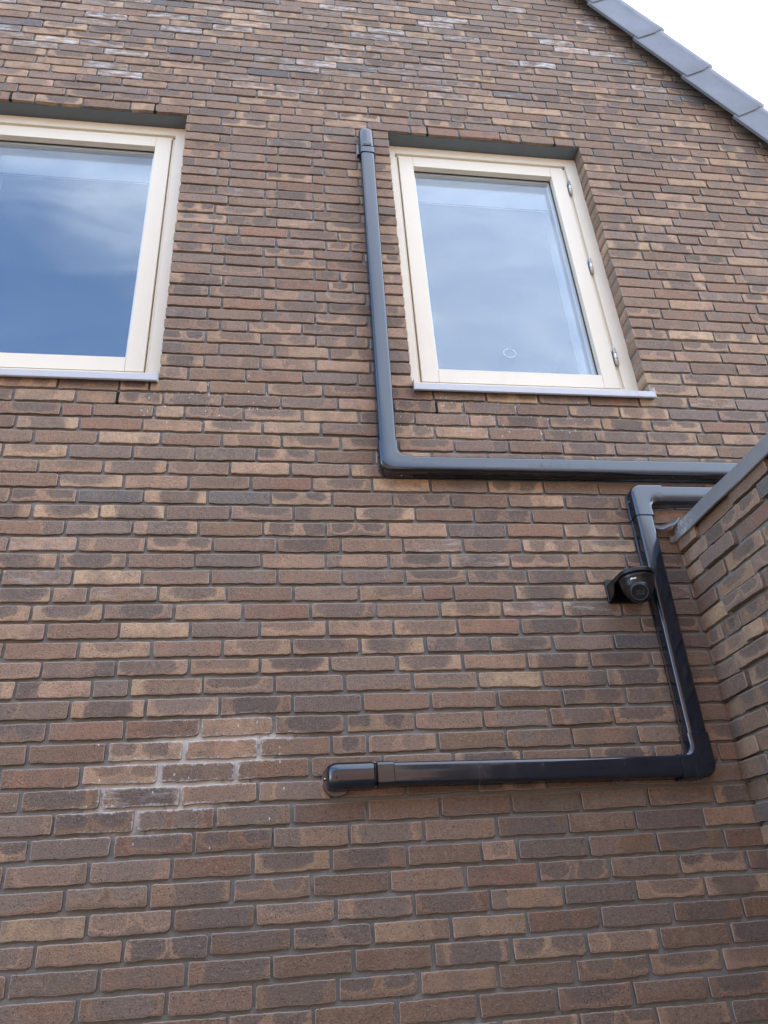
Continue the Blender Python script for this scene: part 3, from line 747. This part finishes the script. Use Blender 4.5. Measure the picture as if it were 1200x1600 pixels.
# ------------------------------------------------------------------ pipe ducts
DW, DD = .066, .057
def duct_prof(r=.013):
    """(t across 0..1, depth out) closed outline of the duct cover"""
    pts = [(0, 0), (0, .006)]
    pts += [(.018, .0068), (.018, .0082), (0, .009), (0, .0135), (.014, .0142), (.014, .0152), (0, .016)]
    for i in range(8):
        a = math.pi / 2 * i / 7; pts.append(((r - r * math.cos(a)) / DW, DD - r + r * math.sin(a)))
    for i in range(1, 6): pts.append((r / DW + (1 - 2 * r / DW) * i / 6, DD + .0007 * math.sin(math.pi * i / 6)))
    half = pts[:17]
    right = [(1 - t, b) for (t, b) in reversed(half)]
    return half + [p_ for p_ in pts[17:]] + right
PR0 = duct_prof(); PR1 = duct_prof(.025)
def sweep(mb, secs, d0=0.0, grow=0.0, mi=0, PR=PR0):
    """secs: list of (P_in, P_out, depth scale) with 2D (x,z) points; back sits at y=-d0-ish"""
    vs = []; k = len(PR)
    for (a, b, ds) in secs:
        a = Vector((a[0], a[1])); b = Vector((b[0], b[1])); w_ = (b - a).normalized() * grow; a = a - w_; b = b + w_
        for (t, dp) in PR:
            p_ = a.lerp(b, t); vs.append((p_.x, -.003 - (dp + (grow if dp > .02 else 0)) * ds, p_.y))
    F = [(i0 * k + i, i0 * k + (i + 1) % k, (i0 + 1) * k + (i + 1) % k, (i0 + 1) * k + i) for i0 in range(len(secs) - 1) for i in range(k)]
    mb.add(vs, F, mi, True); n_ = len(secs)
    mb.add(vs[:k], [tuple(range(k))], mi); mb.add(vs[(n_ - 1) * k:], [tuple(range(k))[::-1]], mi)
    return mb
def straight(p, q, n=2, inset=0.0):
    p = Vector(p); q = Vector(q); d = (q - p).normalized(); nrm = Vector((-d.y, d.x)) * (DW / 2 - inset)
    return [((p.lerp(q, i / (n - 1)) - nrm), (p.lerp(q, i / (n - 1)) + nrm), 1) for i in range(n)]
def elbow(corner, d1, d2, arm1, arm2, ri=.034, ro=.046, n=14):
    """corner: centre-line corner; d1,d2: unit directions of the arms away from the corner"""
    c = Vector(corner); d1 = Vector(d1); d2 = Vector(d2); h = DW / 2
    inn = c + (d1 + d2) * h; out = c - (d1 + d2) * h
    secs = []
    def lr(a, b): return (a, b, 1)
    secs.append(lr(c + d1 * arm1 + d2 * h, c + d1 * arm1 - d2 * h))
    ci = inn + (d1 + d2) * ri; co = out + (d1 + d2) * ro
    for i in range(n + 1):
        a = math.pi / 2 * i / n
        pi_ = ci - d2 * (ri * math.cos(a)) - d1 * (ri * math.sin(a))
        po_ = co - d2 * (ro * math.cos(a)) - d1 * (ro * math.sin(a))
        secs.append(lr(pi_, po_))
    secs.append(lr(c + d2 * arm2 + d1 * h, c + d2 * arm2 - d1 * h))
    return secs
def band(mb, p, d, w_=.0016, mi=0):      # thin dark joint line round the duct
    p = Vector(p); d = Vector(d); sweep(mb, straight(p - d * w_ / 2, p + d * w_ / 2), grow=.0004, mi=mi)
def screw(parent, x, y, z, axis):
    a = Vector(axis); p = Vector((x, y, z))
    MB().cyl(p, p + a * .0030, .0052, n=16, mi=1).cyl(p + a * .0031, p + a * .0052, .0032, .0022, n=14, mi=0).build('screw', [M['screw'], M['seam']], parent)

# upper duct: rises beside the right window, turns, and runs right
da = thing('pipe_duct', 'dark plastic duct climbing beside the hinged window then turning right over the side wall', 'pipe duct', (.404, -.003, 3.10), 'dark plastic ducts on the brick wall')
CA = Vector((.4045, 3.099)); TA = Vector((.4115, 4.885)); EA = Vector((2.7, 3.102))
vdir = (TA - CA).normalized()
sweep(MB(), straight(CA + vdir * .085, TA + vdir * .0)).build('vertical_duct', M['duct'], da, sharp=50)
sweep(MB(), straight(CA + Vector((.08, 0)), EA)).build('horizontal_duct', M['duct'], da, sharp=50)
sweep(MB(), elbow(CA, (0, 1), (1, 0), .094, .090), grow=.0042).build('elbow', M['duct'], da, sharp=50)
# top cap: cover that rolls back to the wall, with side flange
def cap_secs(p, d, L, ri, scale_w=1.0):
    """starts at p and runs along d for L, its end rounding back to the wall"""
    p = Vector(p); d = Vector(d).normalized(); nrm = Vector((-d.y, d.x)); secs = []
    for i in range(3): q = p + d * (L - ri) * i / 2; secs.append((q - nrm * DW / 2, q + nrm * DW / 2, 1))
    for i in range(1, 9):
        a = math.pi / 2 * i / 8; q = p + d * (L - ri + ri * math.sin(a)); w_ = DW / 2 - .010 * (1 - math.cos(a))
        secs.append((q - nrm * w_, q + nrm * w_, max(.06, 1 - (1 - math.cos(a)) * (.35 if i < 8 else .96))))
    return secs
cp_ = MB(); TC = TA + vdir * .035
sweep(cp_, cap_secs(TC, vdir, .145, .028), grow=.0035, PR=PR1)
cp_.build('end_cap', M['duct'], da, sharp=50)
cl_ = MB(); sweep(cl_, straight(TA - vdir * .012, TA + vdir * .026), grow=.0025); cl_.build('coupling', M['duct'], da, sharp=50)
sweep(MB(), straight(TA - vdir * .0145, TA - vdir * .0125), grow=.0030).build('joint_line', M['seam'], da)
sweep(MB(), straight(TA + vdir * .027, TA + vdir * .034), grow=-.002).build('joint_line', M['seam'], da)
fp = MB()
fp.box(TC.x - .048, TC.x + .046, -.009, -.0035, TC.y - .020, TC.y + .060, bev=.0015)
fp.box(TC.x - .047, TC.x - .036, -.022, -.0095, TC.y - .018, TC.y + .058, bev=.002); fp.box(TC.x + .035, TC.x + .045, -.018, -.0095, TC.y - .018, TC.y + .04, bev=.002)
fp.build('wall_plate', M['duct'], da)
# recessed latch on the cap
lt = MB(); lt.box(TC.x - .017, TC.x + .020, -.0652, -.062, TC.y + .006, TC.y + .021, bev=.0008); lt.build('latch', mat('latch_plastic', (.10, .075, .062), .35), da)
for a_ in ((CA + Vector((.0905, 0)), (1, 0)), (CA + Vector((0, .0945)), (0, 1))): j = MB(); band(j, *a_); j.build('joint_line', M['seam'], da)
screw(da, CA.x - .0353, -.040, CA.y + .04, (-1, 0, 0)); screw(da, CA.x + .045, -.030, CA.y - .0353, (0, 0, -1))
sweep(MB(), cap_secs(EA, (1, 0), .12, .03), grow=.0035).build('end_cap', M['duct'], da, sharp=50)

# lower duct: comes from the right, drops beside the corner and runs left
db = thing('pipe_duct', 'dark plastic duct dropping behind the security camera with its open elbow and capped end at lower left', 'pipe duct', (1.338, -.003, 2.0), 'dark plastic ducts on the brick wall')
db['label'] = 'dark plastic duct dropping behind the security camera and ending in a cap at lower left'
CB = Vector((1.352, 2.986)); CC = Vector((1.337, 1.994)); EB = Vector((2.7, 2.986)); LB = Vector((.322, 2.0085))
v2 = (CB - CC).normalized(); h2 = (LB - CC).normalized()
sweep(MB(), straight(CC + v2 * .085, CB - v2 * .08)).build('vertical_duct', M['duct'], db, sharp=50)
sweep(MB(), straight(CB + Vector((.08, 0)), EB)).build('horizontal_duct', M['duct'], db, sharp=50)
sweep(MB(), straight(LB + Vector((0, 0)), CC + h2 * .08)).build('horizontal_duct', M['duct'], db, sharp=50)
sweep(MB(), elbow(CB, (0, -1), (1, 0), .098, .092), grow=.0042).build('elbow', M['duct'], db, sharp=50)
sweep(MB(), elbow(CC, (0, 1), (-1, 0), .100, .085), grow=.0042).build('elbow', M['duct'], db, sharp=50)
for a_ in ((CB + Vector((.0925, 0)), (1, 0)), (CB - v2 * .099, v2, .003), (CC + v2 * .1005, v2), (CC + h2 * .0862, h2, .002), (LB + Vector((.0272, 0)), Vector((1, 0)), .0016)): j = MB(); band(j, *a_); j.build('joint_line', M['seam'], db)
screw(db, CB.x - .0353, -.036, CB.y - .030, (-1, 0, 0)); screw(db, CB.x + .048, -.03, CB.y - .0352, (0, 0, -1))
screw(db, CC.x - .040, -.035, CC.y + .040, (-.7, 0, .7)); screw(db, CC.x - .022, -.030, CC.y - .0353, (0, 0, -1))
sweep(MB(), straight(LB + Vector((-.022, 0)), LB + Vector((.026, 0))), grow=.0025).build('coupling', M['duct'], db, sharp=50)
sweep(MB(), straight(LB + Vector((-.034, 0)), LB + Vector((-.0225, 0))), grow=-.003).build('joint_line', M['seam'], db)
sweep(MB(), cap_secs(LB + Vector((-.034, 0)), (-1, 0), .136, .034), grow=.0045, PR=PR1).build('end_cap', M['duct'], db, sharp=50)
pl = MB(); cx, cz = LB.x - .034 - .092, LB.y - .002; R1 = .047; ring = []
x0_, x1_ = cx - .058, cx + .030
def rrect(x0, x1, z0, z1, r, n=8):
    o = []
    for (cx_, cz_, a0) in ((x1 - r, z1 - r, 0), (x0 + r, z1 - r, 90), (x0 + r, z0 + r, 180), (x1 - r, z0 + r, 270)):
        for i in range(n + 1): a = math.radians(a0 + 90 * i / n); o.append((cx_ + r * math.cos(a), cz_ + r * math.sin(a)))
    return o
def plate(mb, outline, y0, y1, bev=.0015):
    c_ = Vector((sum(p[0] for p in outline) / len(outline), sum(p[1] for p in outline) / len(outline))); k = len(outline); vs = []
    for (y, s_) in ((y1, 0), (y0 + bev, 0), (y0, bev)):
        for p_ in outline: d_ = (c_ - Vector(p_)).normalized() * s_; vs.append((p_[0] + d_.x, y, p_[1] + d_.y))
    mb.add(vs, [(a * k + i, a * k + (i + 1) % k, (a + 1) * k + (i + 1) % k, (a + 1) * k + i) for a in (0, 1) for i in range(k)] + [tuple(range(k)), tuple(range(2 * k, 3 * k))])
plate(pl, rrect(x0_, x1_, cz - .052, cz + .042, .042), -.009, -.003)
pl.build('wall_plate', M['duct'], db, sharp=40)
screw(db, x0_ + .008, -.009, cz + .0, (0, -1, 0)); screw(db, LB.x - .028, -.040, LB.y + .031, (0, -.4, .9)); screw(db, LB.x - .028, -.040, LB.y - .031, (0, -.4, -.9))
sweep(MB(), cap_secs(EB, (1, 0), .12, .03), grow=.0035).build('end_cap', M['duct'], db, sharp=50)

# ------------------------------------------------------------------ security camera
KX, KY, KZ = 1.240, -.112, 2.603       # axis of the round mount, underside height
cc = thing('security_camera', 'small black dome security camera on a wall bracket in front of the lower duct', 'security camera', (KX, 0, KZ - .1))
br = MB()
# bracket: wall plate, two cheeks and a round top plate
plate(br, rrect(1.174, 1.306, 2.552, 2.642, .008), -.010, -.0, .002)
# arm: a tapering shell, outlined in (y, z) and spanning x
def arm_loop(x):  return [(x, y, z) for (y, z) in ((-.008, KZ + .014), (-.008, 2.560), (-.014, 2.555), (-.050, 2.568), (-.066, KZ - .004), (-.108, KZ - .002), (-.108, KZ + .014))]
for (xa, xb) in ((1.1775, 1.182), (1.298, 1.3025)):
    A_ = arm_loop(xa) + arm_loop(xb); k = 7
    br.add(A_, [(i, (i + 1) % k, k + (i + 1) % k, k + i) for i in range(k)] + [tuple(range(k))[::-1], tuple(range(k, 2 * k))])
br.box(1.182, 1.298, -.104, -.008, KZ + .008, KZ + .014)
br.box(1.1825, 1.2975, -.0155, -.0105, 2.556, 2.563)
br.lathe((KX, KY, KZ - .004), (0, 0, 1), [(0, .002), (.056, .002), (.0615, .0035), (.0635, .006), (.0635, .016), (.061, .0195), (.056, .021), (0, .022)], 48)
br.build('bracket', M['cctv'], cc, sharp=35)
hs = MB()
hs.lathe((KX, KY, KZ - .003), (0, 0, -1), [(0, 0), (.0575, 0), (.059, .002), (.059, .010), (.058, .012), (.057, .0135), (.056, .028), (.052, .044), (.044, .057), (.037, .062), (0, .063)], 48)
hs.build('housing', M['cctv'], cc, sharp=35)
look = (Vector((-.42, -.78, -.52))).normalized(); bc = Vector((KX - .005, KY - .011, KZ - .051))
ey = MB(); rb = .0445
ey.lathe(bc, look, [(rb * math.sin(a), rb * math.cos(a)) for a in [math.radians(x) for x in range(150, 35, -7)]] + [(.0262, rb * .80), (.0272, rb * .84), (.0285, rb * .85), (.0292, rb * .80)], 48)
ey.build('eyeball', M['cctv'], cc, sharp=35)
rm_ = MB(); rm_.lathe(bc, look, [(.0262, rb * .74), (.0262, rb * .84), (.0270, rb * .88), (.0284, rb * .87), (.0288, rb * .83)], 48); rm_.build('lens_ring', M['lens_rim'], cc, sharp=35)
gl = MB(); gl.lathe(bc, look, [(0, rb * .80), (.0260, rb * .80), (.0261, rb * .74)], 48); gl.build('front_glass', M['cctv_gloss'], cc, sharp=30)
# sensor window and lens on the front glass
zz = Vector((0, 0, 1)); rt = look.cross(zz).normalized(); upv = rt.cross(look).normalized()
rt, upv = (rt * math.cos(.12) + upv * math.sin(.12)), (upv * math.cos(.12) - rt * math.sin(.12))
def fbox(mb, c, a, b, h0, h1, mi=0):
    vs = [c + rt * (sx_ * a) + upv * (sz_ * b) + look * h for h in (h0, h1) for sx_ in (-1, 1) for sz_ in (-1, 1)]
    mb.add(vs, [(0, 1, 3, 2), (4, 6, 7, 5), (0, 4, 5, 1), (2, 3, 7, 6), (0, 2, 6, 4), (1, 5, 7, 3)], mi)
ln = MB(); c0 = bc + look * rb * .80
fbox(ln, c0 + upv * .0, .0115, .0072, .0002, .0012, 1)
fbox(ln, c0 - upv * .0078, .0115, .0006, .0002, .0020, 2); fbox(ln, c0 - rt * .0120, .0005, .0072, .0002, .0018, 2); fbox(ln, c0 + upv * .0078, .0115, .0004, .0002, .0016, 0)
ln.cyl(c0 + look * .0013, c0 + look * .0024, .0034, n=20, mi=0); ln.cyl(c0 + look * .0025, c0 + look * .0028, .0014, n=14, mi=2)
ln.build('lens', [M['cctv_gloss'], mat('sensor_window', (.02, .022, .024), .25), M['lens_rim']], cc)
fc = bpy.data.curves.new('logo', 'FONT'); fc.body = 'alhua'; fc.size = .0098; fc.align_x = 'CENTER'; fc.align_y = 'CENTER'; fc.extrude = .0002; fc.offset = .0003
fo = bpy.data.objects.new('tmp', fc); C.objects.link(fo); dg = bpy.context.evaluated_depsgraph_get(); lm = bpy.data.meshes.new_from_object(fo.evaluated_get(dg)); bpy.data.objects.remove(fo)
a0 = math.radians(232)         # where the mark sits on the housing rim
for v_ in lm.vertices:
    aa = a0 + v_.co.x / .0572; rr = .0574 + v_.co.z
    v_.co = Vector((rr * math.cos(aa), KY + rr * math.sin(aa), KZ - .022 + v_.co.y - (KZ - .1)))
lm.materials.clear(); lm.materials.append(M['logo'])
lo = bpy.data.objects.new('logo', lm); C.objects.link(lo); lo.parent = cc
cc.location.x -= .015; cc.location.z += .008

# ------------------------------------------------------------------ ground and the houses opposite
gm = bpy.data.materials.new('paving'); gm.use_nodes = True; t = NT(gm.node_tree); p = t.n['Principled BSDF']; ob = t.node('ShaderNodeTexCoord').outputs['Object']
bt = t.node('ShaderNodeTexBrick'); t.l.new(ob, bt.inputs['Vector']); bt.inputs['Scale'].default_value = 1; bt.inputs['Brick Width'].default_value = .3; bt.inputs['Row Height'].default_value = .3; bt.inputs['Mortar Size'].default_value = .004
bt.inputs['Color1'].default_value = (.115, .11, .105, 1); bt.inputs['Color2'].default_value = (.15, .145, .135, 1); bt.inputs['Mortar'].default_value = (.08, .08, .07, 1)
t.put(p.inputs['Base Color'], t.mix(.5, bt.outputs[0], t.mix(t.noise(ob, 3, 6), (.3, .3, .3), (.7, .7, .7)), 'OVERLAY')); p.inputs['Roughness'].default_value = .9
g = MB(); g.add([(-300, -300, 0), (300, -300, 0), (300, 300, 0), (-300, 300, 0)], [(0, 1, 2, 3)]); go = g.build('ground', gm); go['kind'] = 'structure'
om = bpy.data.materials.new('far_brick'); om.use_nodes = True; t = NT(om.node_tree); p = t.n['Principled BSDF']; ob = t.node('ShaderNodeTexCoord').outputs['Object']
x, y, z = t.sep(ob); bt = t.node('ShaderNodeTexBrick'); t.put(bt.inputs['Vector'], t.comb(t.m('ADD', x, y), z, 0)); bt.inputs['Scale'].default_value = 1; bt.inputs['Brick Width'].default_value = .22; bt.inputs['Row Height'].default_value = .0625; bt.inputs['Mortar Size'].default_value = .006
bt.inputs['Color1'].default_value = (.34, .19, .14, 1); bt.inputs['Color2'].default_value = (.27, .15, .11, 1); bt.inputs['Mortar'].default_value = (.16, .15, .14, 1)
t.put(p.inputs['Base Color'], bt.outputs[0]); p.inputs['Roughness'].default_value = .9
opp = thing('brick_house', 'red brick row house across the yard seen only mirrored in the glossy ducts', 'house', (0, -7.5, 0))
MB().box(-14, 14, -15.5, -7.5, 0, 6.0).build('wall', om, opp)
rr = MB(); rr.add([(-14.2, -7.2, 5.95), (14.2, -7.2, 5.95), (14.2, -11.5, 8.8), (-14.2, -11.5, 8.8), (-14.2, -15.8, 5.95), (14.2, -15.8, 5.95)], [(0, 1, 2, 3), (3, 2, 5, 4), (0, 3, 4), (1, 5, 2), (0, 4, 5, 1)]); rr.build('roof', M['tile'], opp)
for x in (-10.5, -6.5, -2.5, 1.5, 5.5, 9.5):
    for z in (.9, 3.5):
        f = MB(); f.box(x, x + 1.4, -7.5, -7.45, z, z + .07).box(x, x + 1.4, -7.5, -7.45, z + 1.33, z + 1.4).box(x, x + .07, -7.5, -7.451, z + .07, z + 1.33).box(x + 1.33, x + 1.4, -7.5, -7.451, z + .07, z + 1.33)
        fo_ = f.build('window', M['cream'], opp); MB().box(x + .07, x + 1.33, -7.498, -7.48, z + .07, z + 1.33).build('pane', M['cctv_gloss'], fo_).location = (0, 0, 0)
        pass
